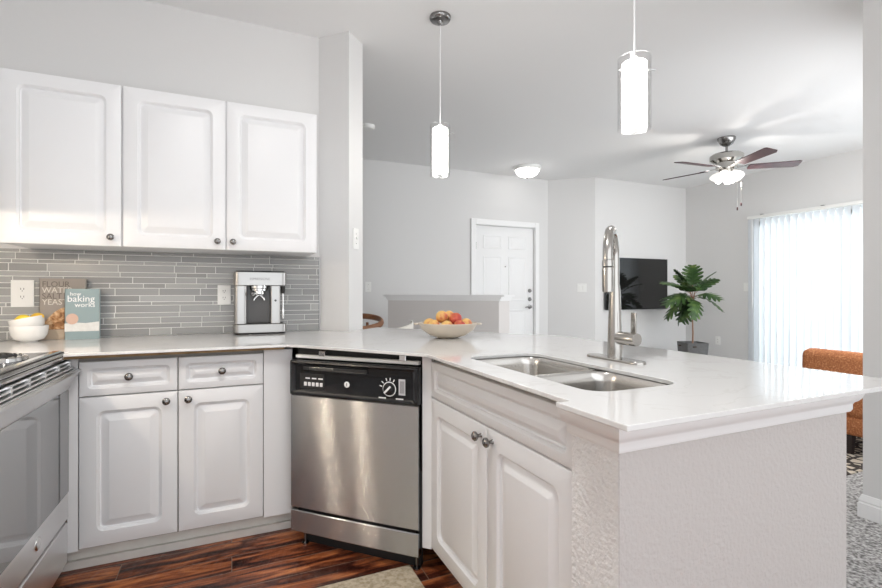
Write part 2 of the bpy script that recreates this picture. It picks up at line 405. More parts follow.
# ------------------------------------------------------------------ tile backsplash
def backsplash():
    bm = bmesh.new(); lay = bm.loops.layers.color.new('Col')
    def bx(x0, x1, y0, y1, z0, z1, col):
        vs = [bm.verts.new(p) for p in ((x0, y1, z0), (x1, y1, z0), (x1, y1, z1), (x0, y1, z1), (x0+.0012, y0, z0+.0012), (x1-.0012, y0, z0+.0012), (x1-.0012, y0, z1-.0012), (x0+.0012, y0, z1-.0012))]
        for q in ((4, 5, 6, 7), (0, 1, 5, 4), (1, 2, 6, 5), (2, 3, 7, 6), (3, 0, 4, 7)):
            f = bm.faces.new([vs[i] for i in q])
            for lp in f.loops: lp[lay] = col
    g = (.86, .86, .85, 1)
    bx(-1.288, .500, 3.0135, 3.0195, .915, 1.3715, g)
    rnd = random.Random(3); z = .918; hs = [.036, .022, .030, .022, .036, .016, .030]; i = 0
    while z < 1.362:
        h = hs[i % len(hs)]; i += 1; h = min(h, 1.370-z)
        x = -1.286 - rnd.uniform(0, .15)
        while x < .499:
            w = rnd.choice((.10, .15, .20, .26, .30)); x0 = max(x, -1.286); x1 = min(x+w, .498)
            if x1-x0 > .006:
                k = rnd.uniform(.92, 1.07); bx(x0, x1, 3.0105, 3.014, z, z+h, (.60*k, .60*k, .595*k, 1))
            x += w+.0038
        z += h+.0038
    me = bpy.data.meshes.new('backsplash'); bmesh.ops.recalc_face_normals(bm, faces=bm.faces); bm.to_mesh(me); bm.free()
    m = bpy.data.materials.new('glass_mosaic'); m.use_nodes = True; p = m.node_tree.nodes['Principled BSDF']
    a = m.node_tree.nodes.new('ShaderNodeVertexColor'); a.layer_name = 'Col'
    m.node_tree.links.new(a.outputs[0], p.inputs['Base Color']); p.inputs['Roughness'].default_value = .22
    me.materials.append(m)
    o = bpy.data.objects.new('wall_backsplash', me); COL.objects.link(o); struct(o)
    MB().box(.498, .504, 3.008, 3.0195, .915, 1.3715).build('trim_3', M_KNOB)['kind'] = 'structure'
backsplash()

# ------------------------------------------------------------------ cabinets
def frame_m(origin, ang):   # local x runs along the face, local -y is outward
    return Matrix.Translation(Vector(origin)) @ Matrix.Rotation(ang, 4, 'Z')
def raised(mb, x0, x1, z0, z1, t, a=.058, bev=.026, rad=.03):
    """routed raised-panel front: back on y=0, face on y=-t"""
    steps = [(0, .001, 0), (0, .001, -t+.003), (.001, .001, -t+.001), (.003, .0015, -t), (a, rad, -t), (a+.003, rad-.002, -t+.004), (a+.007, rad-.006, -t+.006), (a+.009, rad-.010, -t+.013), (a+.014, rad-.013, -t+.015), (a+.016+bev, .003, -t+.0015), (a+.019+bev, .002, -t+.0005)]
    rings = [[(x, y, z) for x, z in rr(x0+i, x1-i, z0+i, z1-i, r, 6)] for i, r, y in steps]
    mb.rings(rings)
def knob(parent, M, x, z, t):
    mb = MB(M); mb.lathe([(.008, -t), (.006, -t-.004), (.0055, -t-.012), (.011, -t-.016), (.0155, -t-.021), (.0155, -t-.026), (.011, -t-.031), (.004, -t-.033)], (x, 0, z), 18, 'y')
    mb.build('knob', M_KNOB, parent, 40)
def door(root, M, x0, x1, z0, z1, kx, kz, name='door', t=.02, **kw):
    mb = MB(M); raised(mb, x0, x1, z0, z1, t, **kw)
    o = mb.build(name, M_CAB, root, 35)
    if kx is not None: knob(o, M, kx, kz, t)
    return o
DR = dict(a=.028, bev=.017, rad=.018)
YB = 2.352   # carcass front of the back run; door faces at 2.332
I = frame_m((0, YB, 0), 0)
u = thing('upper_cabinet', 'white upper cabinet with a single raised panel door, above the two propped books', 'kitchen cabinet', (-.705, 3.0, 1.37), 'white upper cabinets')
YU = 2.69
MB().box(-.935, -.478, YU, 3.008, 1.374, 2.138, .001).build('cabinet_body', M_CAB, u)
door(u, frame_m((0, YU, 0), 0), -.930, -.482, 1.371, 2.138, -.520, 1.412)
u = thing('upper_cabinet', 'white upper cabinet with two raised panel doors, above the coffee machine', 'kitchen cabinet', (-.02, 3.0, 1.37), 'white upper cabinets')
MB().box(-.477, .432, YU, 3.008, 1.374, 2.138, .001).build('cabinet_body', M_CAB, u)
door(u, frame_m((0, YU, 0), 0), -.474, -.030, 1.371, 2.138, -.066, 1.412)
door(u, frame_m((0, YU, 0), 0), -.024, .430, 1.371, 2.138, .006, 1.412)

b = thing('base_cabinet', 'white base cabinet with two drawers over two doors, between range and dishwasher', 'kitchen cabinet', (-.2, 2.68, 0))
MB().box(-.60, .262, YB, 3.0, .105, .884).build('cabinet_body', M_BOX, b)
MB().box(-.70, .30, 2.425, 2.50, 0, .106).build('toe_kick', M_TOE, b)
MB().box(-.70, .30, 2.405, 2.425, 0, .035, .003).build('shoe_molding', M_TOE, b)
MB().box(.136, .262, YB-.018, YB, .107, .884, .001).build('filler_panel', M_CAB, b)
MB().box(-.603, -.568, YB-.018, YB, .107, .884, .001).build('filler_panel', M_CAB, b)
door(b, I, -.564, -.216, .114, .724, -.255, .688)
door(b, I, -.211, .133, .114, .724, -.172, .688)
door(b, I, -.564, -.216, .7295, .870, -.39, .803, 'drawer', **DR)
door(b, I, -.211, .133, .7295, .870, -.039, .803, 'drawer', **DR)

XS = .762
Q = frame_m((XS, 0, 0), R(-90))     # local x -> world -Y ; outward -X
s_ = thing('sink_cabinet', 'white sink base cabinet with long false drawer front over two doors', 'kitchen cabinet', (1.05, 1.33, 0))
mb = MB(); mb.box(XS, XS+.02, .892, 1.80, .105, .884); mb.box(XS, 1.43, 1.775, 1.80, .105, .70); mb.box(XS, 1.43, .892, .905, .105, .884); mb.box(XS, 1.43, .892, 1.80, .105, .125); mb.box(1.41, 1.43, .892, 1.80, .105, .70)
mb.build('cabinet_body', M_BOX, s_)
MB().box(.835, .90, .892, 1.80, 0, .106).build('toe_kick', M_TOE, s_)
door(s_, Q, -1.770, -1.315, .114, .724, -1.350, .688)
door(s_, Q, -1.310, -.894, .114, .724, -1.277, .688)
door(s_, Q, -1.770, -.894, .7295, .872, None, None, 'drawer_front', **DR)

# ------------------------------------------------------------------ countertop with sink cut-out
def slab(outer, holes, z0, z1):
    bm = bmesh.new(); edges = []
    for loop in [outer]+holes:
        vs = [bm.verts.new((x, y, z1)) for x, y in loop]
        edges += [bm.edges.new((vs[i], vs[(i+1) % len(vs)])) for i in range(len(vs))]
    bmesh.ops.triangle_fill(bm, use_beauty=True, edges=edges)
    bmesh.ops.dissolve_limit(bm, angle_limit=.01, verts=bm.verts, edges=bm.edges)
    r = bmesh.ops.extrude_face_region(bm, geom=list(bm.faces))
    for e in r['geom']:
        if isinstance(e, bmesh.types.BMVert): e.co.z = z0
    return bm
SX0, SX1, SY0, SY1 = .792, 1.090, .878, 1.560
outer = [(-1.287, 2.328), (-.598, 2.328), (-.598, 2.265), (.225, 2.255), (.262, 2.23), (.688, 1.69), (.684, .838), (.648, .838), (.651, .640), (1.66, .640), (1.66, 2.10), (.905, 3.10), (.79, 2.99), (.655, 2.855), (.497, 3.009), (-1.287, 3.009)]
mb = MB(); mb.bm.free(); mb.bm = slab(outer, [rr(SX0, SX1, SY0, SY1, .06, 8)], .902, .914)
ct = thing('countertop', 'white quartz countertop running along the wall and around the peninsula', 'countertop', (.3, 2.2, .894))
o = mb.build('stone_slab', M_QUARTZ, ct); bevel_mod(o, .002)
MB().box(-.60, .222, 2.285, 2.345, .890, .9018).build('plywood_edge', M_PLY, ct)

# sink
sk = thing('sink', 'double basin stainless steel undermount sink set in the peninsula', 'sink', (.94, 1.22, .72))
def basin(x0, x1, y0, y1, zt):
    st = [(-.012, .06, zt), (0, .058, zt), (.003, .056, zt-.004), (.006, .055, zt-.03), (.014, .05, zt-.150), (.022, .045, zt-.172), (.04, .035, zt-.183), (.10, .02, zt-.186)]
    mb = MB(); mb.rings([[(x, y, z) for x, y in rr(x0+i, x1-i, y0+i, y1-i, r, 8)] for i, r, z in st], False, True)
    o = mb.build('basin', M_SINK, sk, 50, recalc=False)
    m = o.modifiers.new('solid', 'SOLIDIFY'); m.thickness = .002; m.offset = -1
    cx, cy = (x0+x1)/2, (y0+y1)/2
    MB().lathe([(.043, zt-.1855), (.043, zt-.1825), (.038, zt-.182), (.03, zt-.1845), (.012, zt-.1845), (.01, zt-.181)], (cx, cy, 0), 24).build('drain', M_CHROME, sk, 40)
basin(SX0-.004, SX1+.004, 1.198, SY1+.004, .9010)
basin(SX0-.004, SX1+.004, SY0-.004, 1.172, .9010)

# faucet
FX, FY = 1.238, 1.274
fa = thing('faucet', 'tall brushed nickel pull-down kitchen faucet behind the sink', 'faucet', (FX, FY, .914))
mb = MB(); mb.rings([[(x, y, z) for x, y in rr(FX-.030+i, FX+.030-i, FY-.128+i, FY+.128-i, .03, 8)] for i, z in ((0, .9142), (0, .920), (.002, .923))])
mb.build('deck_plate', M_NICKEL, fa, 40)
MB().lathe([(.0255, .923), (.0255, .94), (.0245, 1.0), (.0225, 1.06), (.0185, 1.16), (.0165, 1.18)], (FX, FY, 0), 28).build('faucet_body', M_NICKEL, fa, 40)
d = Vector((-.775, -.632, 0)); ctr = Vector((FX, FY, 1.268)); ra = .094
pts = [Vector((FX, FY, 1.178)), Vector((FX, FY, 1.23))]+[ctr+d*ra+Vector((0, 0, 1))*ra*math.sin(PI-t)+d*ra*math.cos(PI-t) for t in [PI*k/18 for k in range(0, 19)]]
tip = ctr+d*2*ra
pts += [tip+Vector((0, 0, -.01))]
MB().tube(pts, [.0155]*len(pts), 18).build('spout', M_NICKEL, fa, 50)
mb = MB(); mb.lathe([(.0165, 1.256), (.0175, 1.25), (.0178, 1.236)], (tip.x, tip.y, 0), 20); sp = mb.build('spray_collar', M_NICKEL, fa, 40)
MB().lathe([(.0150, 1.236), (.0150, 1.232)], (tip.x, tip.y, 0), 20).build('collar_gap', M_BLACKM, fa)
MB().lathe([(.0172, 1.232), (.0180, 1.22), (.0172, 1.17), (.0165, 1.155), (.012, 1.153)], (tip.x, tip.y, 0), 20).build('spray_head', M_NICKEL, fa, 40)
MB().lathe([(.0225, -.02), (.0225, -.098), (.021, -.10)], (FX, FY, .994), 24, 'y').build('valve', M_NICKEL, fa, 40)
mb = MB(Matrix.Translation((FX, FY-.084, .994)) @ Matrix.Rotation(R(6), 4, 'X') @ Matrix.Rotation(R(-5), 4, 'Y')); mb.box(-.004, .004, -.010, .010, .015, .092, .002); mb.build('lever', M_NICKEL, fa, 40)

# ------------------------------------------------------------------ dishwasher, set on the diagonal
SQ = math.sqrt(.5)
dw_l = Vector((.262, 2.258, 0)); DWW = .640
Wm = frame_m(dw_l, R(-45))          # local x along the face, local -y outward
dw = thing('dishwasher', 'stainless steel dishwasher with black control panel across the corner', 'dishwasher', dw_l+Vector((.22, -.22, 0)))
MB(Wm).box(.02, DWW-.02, .012, .55, .10, .842).build('tub', M_BLACKM, dw)
def curved_panel(z0, z1, y0, bulge, x0=.004, x1=DWW-.004, yb=.010, n=16):
    mb = MB(Wm); rings = []
    for z, ins in ((z0, .004), (z0+.004, 0), (z1-.004, 0), (z1, .004)):
        fr = []
        for k in range(n+1):
            t = k/n; x = x0+(x1-x0)*t; fr.append((x, y0+ins-bulge*(1-(2*t-1)**2), z))
        rings.append(fr+[(x1, yb, z), (x0, yb, z)])
    return mb.rings(rings)
curved_panel(.180, .690, -.026, .003).build('door_panel', M_STEEL, dw, 40)
curved_panel(.070, .168, -.026, .003).build('lower_panel', M_STEEL, dw, 40)
MB(Wm).box(.03, DWW-.03, -.004, .01, .166, .182).build('panel_gap', M_BLACKM, dw)
MB(Wm).box(.03, DWW-.02, .035, .06, .0, .10).build('kick_plate', M_BLACKM, dw)
for x in (.05, DWW-.03):
    MB(Wm).lathe([(.016, .0), (.016, .006), (.006, .008), (.006, .10)], (x, .018, 0), 14).build('levelling_foot', M_KNOB, dw, 40)
MB(Wm).box(DWW-.006, DWW+.002, -.006, .03, .10, .42).build('side_bracket', M_BLACKM, dw)
# control panel: raised lip around a recessed fascia
cp = MB(Wm)
st = [(0, .006, .010), (0, .006, -.028), (.004, .008, -.034), (.014, .008, -.036), (.024, .012, -.029), (.030, .010, -.027)]
cp.rings([[(x, y, z) for x, z in rr(.001+i, DWW-.001-i, .690+i*.6, .846-i*.6, r, 5)] for i, r, y in st])
cp = cp.build('control_panel', M_BLACK, dw, 40)
MB(Wm).box(.075, .40, -.0345, -.0265, .806, .822, .002).build('handle_pocket', M_BLACKM, cp)
MB(Wm).box(.11, .235, -.0360, -.0345, .808, .820, .0006).build('latch_plate', M_KNOB, cp)
MB(Wm).box(.235, .40, -.0375, -.0265, .799, .810, .002).build('latch_lip', M_BLACK, cp)
MB(Wm).box(.055, .185, -.0282, -.0268, .722, .790, .001).build('button_field', M_BLACKM, cp)
for k in range(5):
    x = .078+k*.021
    MB(Wm).box(x, x+.014, -.0305, -.0280, .735, .752, .002).build('button', M_INK, cp)
for k in range(3):
    x = .085+k*.034
    MB(Wm).box(x, x+.024, -.0286, -.0280, .766, .772).build('marking', M_INK, cp)
MB(Wm).lathe([(.013, -.0268), (.013, -.0290), (.010, -.0295)], (.300, 0, .754), 20, 'y').build('round_badge', M_INK, cp, 40)
MB(Wm).box(.2985, .3015, -.0302, -.0294, .748, .760).build('badge_mark', M_SLOT, cp)
MB(Wm).rings([[(.505+r*math.cos(a), y, .750+r*math.sin(a)) for a in [2*PI*k/28 for k in range(28)]] for r, y in ((.031, -.0268), (.031, -.0278), (.027, -.0278), (.027, -.0268))], False, False).build('dial_ring', M_INK, cp)
dk = MB(Wm); dk.lathe([(.025, -.0268), (.025, -.036), (.021, -.044), (.019, -.045)], (.505, 0, .750), 24, 'y')
dk.build('dial', M_BLACK, cp, 40)
dm = MB(Wm @ Matrix.Translation((.505, 0, .750)) @ Matrix.Rotation(R(-45), 4, 'Y')); dm.box(-.020, .020, -.050, -.044, -.004, .004, .001); dm.build('dial_grip', M_INK, cp)
for a in (60, 85, 110, 140, 165):
    m_ = MB(Wm @ Matrix.Translation((.505, 0, .750)) @ Matrix.Rotation(-R(a), 4, 'Y')); m_.box(.035, .047, -.0275, -.0266, -.0022, .0022); m_.build('marking', M_INK, cp)
for x in (.455, .535):
    MB(Wm).box(x, x+.034, -.0275, -.0266, .709, .714).build('marking', M_INK, cp)
MB(Wm).box(.548, .578, -.0278, -.0266, .728, .794, .0004).build('sticker', M_LINEN, cp)
for k in range(4):
    MB(Wm).box(.556+k*.005, .558+k*.005, -.0284, -.0277, .736, .786).build('sticker_text', M_SLOT, cp)
rail = MB(Wm).box(.012, DWW-.012, -.004, .02, .853, .868, .002).build('top_rail', M_WHITEP, dw)
for x in (.14, DWW-.10):
    MB(Wm).box(x, x+.03, -.006, .02, .866, .890, .002).build('mounting_clip', M_CHROME, dw)
struct(MB(Wm).box(.0, DWW+.03, .03, .04, .11, .901).build('dark_cavity_sheet', M_BLACKM))  # black sheet standing in for the shade of the cavity behind the dishwasher
struct(MB(Wm).box(DWW+.004, DWW+.045, -.004, .03, .105, .901, .001).build('trim_5', M_CAB))

# ------------------------------------------------------------------ range at the left
RX, RY0, RY1 = -.599, 1.58, 2.326
st_ = thing('kitchen_range', 'stainless steel electric range with mirrored oven door beside the base cabinets', 'range', (-.93, 1.92, 0))
MB().box(-1.27, RX-.03, RY0, RY1, .05, .895).build('range_body', M_STOVE, st_)
mb = MB(); mb.box(-1.27, RX-.02, RY0, RY1, .895, .917, .004); mb.build('cooktop', M_BLACK, st_)
tr = MB(); tr.rings([[(x, y, z) for x, z in ((RX-.022, .884), (RX-.002, .884), (RX+.004, .890), (RX+.004, .896), (RX-.003, .901), (RX-.003, .906), (RX-.010, .912), (RX-.024, .921), (RX-.044, .921), (RX-.044, .884))] for y in (RY0, RY1)])
tr.build('front_trim', M_CHROME, st_, 30)
for zg in (.9003, .9135):
    MB().box(RX-.03, RX-.0024-(zg-.9003)*.66, RY0+.002, RY1-.002, zg, zg+.0035).build('trim_groove', M_BLACKM, st_)
MB().box(RX-.04, RX-.022, RY0+.01, RY1-.01, .845, .885).build('vent_recess', M_BLACKM, st_)
od = MB(); od.rings([[(x, y, z) for x, z in ((RX-.02, .765), (RX, .765), (RX+.012, .795), (RX+.046, .838), (RX+.040, .845), (RX+.020, .843), (RX-.02, .842))] for y in (RY0, RY1+.004, )])
mb = od; mb.box(RX-.028, RX, RY0, RY1+.004, .250, .765)
od = mb.build('oven_door', M_STOVE, st_, 20)
vt = MB()
vt.box(RX-.016, RX+.03, RY0+.01, RY1-.01, .842, .848)
for z in (.855, .866, .877):
    vt.box(RX-.014, RX+.024-(z-.855)*.8, RY0+.01, RY1-.012, z-.0025, z+.0025)
for k in range(6):
    y = RY0+.03+k*.137; vt.box(RX-.014, RX+.016, y, y+.014, .842, .880)
vt.build('vent_grille', M_STOVE, st_)
MB().box(RX-.002, RX+.0025, RY0+.02, RY1+.004, .356, .763).build('oven_glass', mat('mirror_glass', (.16, .165, .17), .03, 0, ior=4.0), od)
MB().sphere((RX+.001, 2.005, .305), (.006, .026, .022), 20, 10).build('badge', M_CHROME, od, 60)
mb = MB(); mb.box(RX-.028, RX-.001, RY0, RY1+.004, .07, .236, .006); mb.build('storage_drawer', M_STOVE, st_)
MB().box(RX-.03, RX-.02, RY0, RY1-.006, .236, .252).build('drawer_gap', M_BLACKM, st_)
for (x, y, r) in ((-.775, 2.105, .105), (-.775, 1.72, .085)):
    pn = MB()
    n = 40
    prof = ((r+.012, .9175), (r+.010, .928), (r-.004, .933), (r-.02, .929), (r-.03, .922))
    pn.lathe([(a, h) for a, h in prof], (x, y, 0), n, cap0=False, cap1=False)
    pan = pn.build('drip_pan', M_CHROME, st_, 40, recalc=False)
    for k in range(20):
        a = 2*PI*k/20; MB().lathe([(.0045, .9305), (.0045, .9335)], (x+(r-.006)*math.cos(a), y+(r-.006)*math.sin(a), 0), 8).build('vent_hole', M_BLACKM, pan)
    pts = []
    for k in range(130):
        t = k/129; a = 2*PI*4*t; q = .016+(r-.035)*t; pts.append((x+q*math.cos(a), y+q*math.sin(a), .934))
    MB().tube(pts, .0048, 8).build('coil', M_BLACKM, st_, 50)

# range hood over the range, with its two cooktop lamps
hd = thing('range_hood', 'white range hood over the electric range on the side wall', 'range hood', (-1.06, 1.92, 1.52))
MB().rings([[(x, y, z) for x, z in ((-1.288, 1.50), (-.86, 1.50), (-.84, 1.52), (-.84, 1.56), (-.98, 1.66), (-1.288, 1.66))] for y in (1.55, 2.295)]).build('hood_body', M_TRIM, hd)
for y in (1.70, 2.03):
    MB().lathe([(.03, 1.4995), (.03, 1.488), (.018, 1.478)], (-1.02, y, 0), 20).build('hood_lamp', emit('hood_bulb', (1, .84, .66), 170), hd, 60)
kl = thing('ceiling_light', 'round white flush mount ceiling light over the kitchen floor', 'ceiling light', (.1, .75, CZ))
MB().lathe([(.215, CZ-.0005), (.215, CZ-.02), (.20, CZ-.04)], (.1, .75, 0), 32).build('light_base', M_WHITEP, kl, 40)
MB().lathe([(.20, CZ-.04), (.19, CZ-.07), (.15, CZ-.11), (.09, CZ-.13), (.03, CZ-.136)], (.1, .75, 0), 32).build('light_dome', emit('kitchen_dome', (1, .985, .97), 23), kl, 60)

# ------------------------------------------------------------------ pendants, fan, ceiling lights
M_LAMP = emit('frosted_lamp', (1.0, .97, .92), 10)
M_CLEAR = clear_glass('clear_glass', (1, 1, 1), .45, .3)
M_CORD = mat('white_cord', (.80, .80, .80), .5)
def pendant(x, y, zt, zb, rad, label):
    p = thing('pendant_light', label, 'pendant light', (x, y, CZ), 'glass pendant lights over the peninsula')
    MB().lathe([(.062, CZ-.0005), (.062, CZ-.012), (.056, CZ-.022), (.045, CZ-.027), (.016, CZ-.03), (.012, CZ-.045), (.006, CZ-.05)], (x, y, 0), 28).build('ceiling_canopy', M_KNOB, p, 40)
    MB().tube([(x, y, CZ-.045), (x, y, zt-.005)], .0035, 8).build('cord', M_CORD, p, 60)
    MB().lathe([(.012, zt+.005), (.014, zt-.012), (.02, zt-.02), (.036, zt-.022)], (x, y, 0), 16).build('socket_cap', M_WHITEP, p, 40)
    ri = rad*.74
    MB().lathe([(ri*.9, zt-.018), (ri, zt-.022), (ri, zb+.024), (ri-.004, zb+.021)], (x, y, 0), 32).build('lamp_shade', M_LAMP, p, 40)
    g = MB(); g.lathe([(rad, zb), (rad, zt), (rad-.003, zt), (rad-.003, zb), (rad, zb)], (x, y, 0), 40, cap0=False, cap1=False)
    g.build('glass_cylinder', M_CLEAR, p, 40)
    pn = MB(); dx, dy = .914, -.405; k = rad+.022
    pn.tube([(x-dx*rad*.98, y-dy*rad*.98, zt-.045), (x+dx*k, y+dy*k, zt-.045)], .003, 8); pn.build('support_pin', M_CHROME, p, 60)
pendant(1.105, 2.502, 2.120, 1.826, .0595, 'glass cylinder pendant light with its round ceiling canopy in view, hanging nearer the pier')
pendant(1.465, 1.404, 2.084, 1.800, .0635, 'large nearest glass cylinder pendant light, hanging above the sink and faucet')

FXc, FYc = 4.69, 3.268
fan = thing('ceiling_fan', 'five blade ceiling fan with brushed metal motor and glowing light kit', 'ceiling fan', (FXc, FYc, CZ))
MB().lathe([(.085, CZ-.0005), (.083, CZ-.02), (.06, CZ-.065), (.03, CZ-.085)], (FXc, FYc, 0), 28).build('ceiling_canopy', M_KNOB, fan, 40)
MB().tube([(FXc, FYc, CZ-.08), (FXc, FYc, 2.58)], .012, 12).build('downrod', M_KNOB, fan, 60)
MB().lathe([(.03, 2.60), (.06, 2.592), (.135, 2.58), (.155, 2.565), (.155, 2.515), (.13, 2.50), (.10, 2.485), (.10, 2.43)], (FXc, FYc, 0), 36).build('motor_housing', M_NICKEL, fan, 40)
MB().lathe([(.095, 2.43), (.07, 2.425), (.05, 2.415), (.055, 2.40), (.06, 2.385), (.02, 2.375)], (FXc, FYc, 0), 28).build('switch_housing', M_NICKEL, fan, 40)
M_BLADE = ramp_mat('mahogany_blade', [(.3, (.040, .016, .020)), (.7, (.085, .030, .034))], 8, .35, (1, 8, 1))
for k in range(5):
    a = R(-40+72*k)
    BMx = Matrix.Translation((FXc, FYc, 2.438)) @ Matrix.Rotation(a, 4, 'Z') @ Matrix.Rotation(R(-12), 4, 'X')
    bl = MB(BMx); out = [(.20, -.052), (.63, -.066), (.65, -.055), (.65, .045), (.615, .066), (.20, .052)]
    bl.prism(out, -.004, .004); bo = bl.build('fan_blade', M_BLADE, fan)
    ir = MB(BMx); ir.prism([(.085, -.022), (.16, -.016), (.19, -.04), (.25, -.04), (.25, .04), (.19, .04), (.16, .016), (.085, .022)], .004, .010); ir.build('blade_iron', M_NICKEL, bo)
M_FLAMP = emit('fan_shade_glass', (1.0, .95, .88), .40)
for k in range(4):
    a = R(20+90*k); cx, cy = FXc+.055*math.cos(a), FYc+.055*math.sin(a)
    T = Matrix.Translation((cx, cy, 2.398)) @ Matrix.Rotation(a, 4, 'Z') @ Matrix.Rotation(R(-38), 4, 'Y')
    sh = MB(T); sh.lathe([(.020, 0), (.032, -.016), (.052, -.05), (.060, -.08), (.054, -.102), (.048, -.106)], (0, 0, 0), 24); sh.build('lamp_shade', M_FLAMP, fan, 50)
    MB(T).lathe([(.018, .03), (.024, .015), (.024, -.004)], (0, 0, 0), 16).build('lamp_holder', M_NICKEL, fan, 40)
bl_ = bpy.data.lights.new('fan_bulbs', 'POINT'); bl_.energy = 12; bl_.color = (1, .95, .88); bl_.shadow_soft_size = .05
bo_ = bpy.data.objects.new('fan_bulbs', bl_); bo_.location = (0, 0, 2.285-CZ); bo_.parent = fan; COL.objects.link(bo_)
for dx, zb in ((.0, 1.985), (.06, 2.035)):
    MB().tube([(FXc+dx+.02, FYc-.10, 2.39), (FXc+dx+.02, FYc-.10, zb+.03)], .0015, 6).build('pull_chain', M_NICKEL, fan)
    MB().lathe([(.002, zb+.035), (.007, zb+.025), (.007, zb+.002), (.003, zb)], (FXc+dx+.02, FYc-.10, 0), 10).build('chain_pull', M_BLADE, fan, 40)

fl = thing('flush_ceiling_light', 'round white flush mount ceiling light glowing above the entry', 'ceiling light', (3.45, 5.06, CZ))
MB().lathe([(.175, CZ-.0005), (.175, CZ-.02), (.165, CZ-.04), (.15, CZ-.045)], (3.45, 5.06, 0), 32).build('light_base', M_WHITEP, fl, 40)
MB().lathe([(.152, CZ-.044), (.148, CZ-.06), (.125, CZ-.095), (.085, CZ-.12), (.03, CZ-.132)], (3.45, 5.06, 0), 32).build('light_dome', emit('dome_glass', (1, .97, .93), 2.5), fl, 60)
MB().lathe([(.012, CZ-.131), (.012, CZ-.14), (.005, CZ-.15)], (3.45, 5.06, 0), 12).build('finial', M_KNOB, fl, 40)
sd = MB().lathe([(.07, CZ-.0005), (.07, CZ-.02), (.06, CZ-.036), (.02, CZ-.04)], (1.19, 4.42, 0), 24).build('smoke_detector', M_WHITEP, None, 40)
setp(rebase(sd, (1.19, 4.42, CZ)), 'round white smoke detector on the ceiling beside the pier', 'smoke detector')

# ------------------------------------------------------------------ vertical blinds
bd = thing('vertical_blinds', 'white vertical blinds drawn across the bright sliding glass door', 'blinds', (6.36, 3.05, 2.14))
MB().box(6.335, 6.395, 1.98, 4.13, 2.125, 2.165, .004).build('headrail', M_WHITEP, bd)
for y in (2.4, 3.25, 3.95): MB().box(6.37, 6.419, y, y+.03, 2.158, 2.180, .002).build('bracket', M_KNOB, bd)
m = bpy.data.materials.new('blind_vane'); m.use_nodes = True; nt = m.node_tree
p = nt.nodes['Principled BSDF']; p.inputs['Base Color'].default_value = (.88, .89, .90, 1); p.inputs['Roughness'].default_value = .5
tr = nt.nodes.new('ShaderNodeBsdfTranslucent'); tr.inputs[0].default_value = (.80, .83, .87, 1)
mx = nt.nodes.new('ShaderNodeMixShader'); mx.inputs[0].default_value = .42
nt.links.new(p.outputs[0], mx.inputs[1]); nt.links.new(tr.outputs[0], mx.inputs[2])
nt.links.new(mx.outputs[0], [n for n in nt.nodes if n.type == 'OUTPUT_MATERIAL'][0].inputs[0]); M_VANE = m
NV = 27
rv = random.Random(5)
for k in range(NV):
    y = 4.10-k*.078
    V = Matrix.Translation((6.365, y, 0)) @ Matrix.Rotation(R(68 + rv.uniform(-5, 5)), 4, 'Z')
    vb = MB(V); n = 6
    fr = [(-.0445+.089*i/n, .006*(1-(2*i/n-1)**2)) for i in range(n+1)]
    bk = [(x, y_-.0012) for x, y_ in fr[::-1]]
    vb.prism(fr+bk, .035, 2.122); vb.build('vane', M_VANE, bd, 40)
MB().tube([(6.325, 4.055, 2.12), (6.322, 4.05, .95)], .005, 8).build('wand', M_WHITEP, bd, 60)

# ------------------------------------------------------------------ switches and outlets
def plate_M(p, ang): return Matrix.Translation(Vector(p)) @ Matrix.Rotation(ang, 4, 'Z')
def outlet(p, ang, label, name='wall_outlet', w=.072, h=.116, kind='duplex', grp=None):
    Mx = plate_M(p, ang); o = thing(name, label, 'outlet' if 'outlet' in name else 'light switch', p, grp)
    MB(Mx).box(-w/2, w/2, -.006, -.0005, -h/2, h/2, .002).build('cover_plate', M_WHITEP, o)
    if kind in ('duplex', 'gfci'):
        for s in (-1, 1):
            z = s*.0195
            rc = MB(Mx).lathe([(.0165, -.006), (.0165, -.0075)], (0, 0, z), 18, 'y').build('receptacle', M_WHITEP, o)
            sl = MB(Mx)
            for x in (-.006, .006): sl.box(x-.0012, x+.0012, -.0082, -.0070, z+.000, z+.009)
            sl.lathe([(.0022, -.007), (.0022, -.0082)], (0, 0, z-.006), 8, 'y'); sl.build('slots', M_SLOT, rc)
    elif kind == 'toggle':
        n = max(1, round(w/.075))
        for k in range(n):
            x = (k-(n-1)/2)*.046
            MB(Mx).box(x-.005, x+.005, -.016, -.005, -.003, .014, .002).build('toggle', M_WHITEP, o)
            for z in (-.03, .03): MB(Mx).lathe([(.003, -.006), (.003, -.0068)], (x, 0, z), 8, 'y').build('screw', M_KNOB, o)
    elif kind == 'rocker':
        n = max(1, round(w/.075))
        for k in range(n):
            x = (k-(n-1)/2)*.046
            MB(Mx).box(x-.016, x+.016, -.009, -.005, -.033, .033, .002).build('rocker', M_WHITEP, o)
    return o
outlet((-.957, 3.0100, 1.146), 0, 'white double outlet on the tile backsplash, left of the books', w=.092, h=.136)
outlet((-.040, 3.0100, 1.137), 0, 'white outlet on the tile backsplash, left of the coffee machine', w=.070, h=.113)
outlet((.708, 2.918, 1.487), R(45), 'white toggle switch high on the diagonal pier', 'light_switch', w=.065, h=.13, kind='toggle')
outlet((1.498, 5.54, 1.213), 0, 'white toggle switch on the far wall, just right of the pier', 'light_switch', w=.075, h=.12, kind='toggle')
outlet((4.13+.49*.73, 5.54-.41*.73, 1.21), R(-39.9), 'wide white double rocker switch on the diagonal wall beside the entry door', 'light_switch', w=.125, h=.115, kind='rocker')
outlet((6.42, 4.19, 1.22), R(-90), 'white rocker switch beside the vertical blinds', 'light_switch', kind='rocker')
outlet((6.42, 4.602, .45), R(-90), 'white outlet low on the wall between plant and vertical blinds')

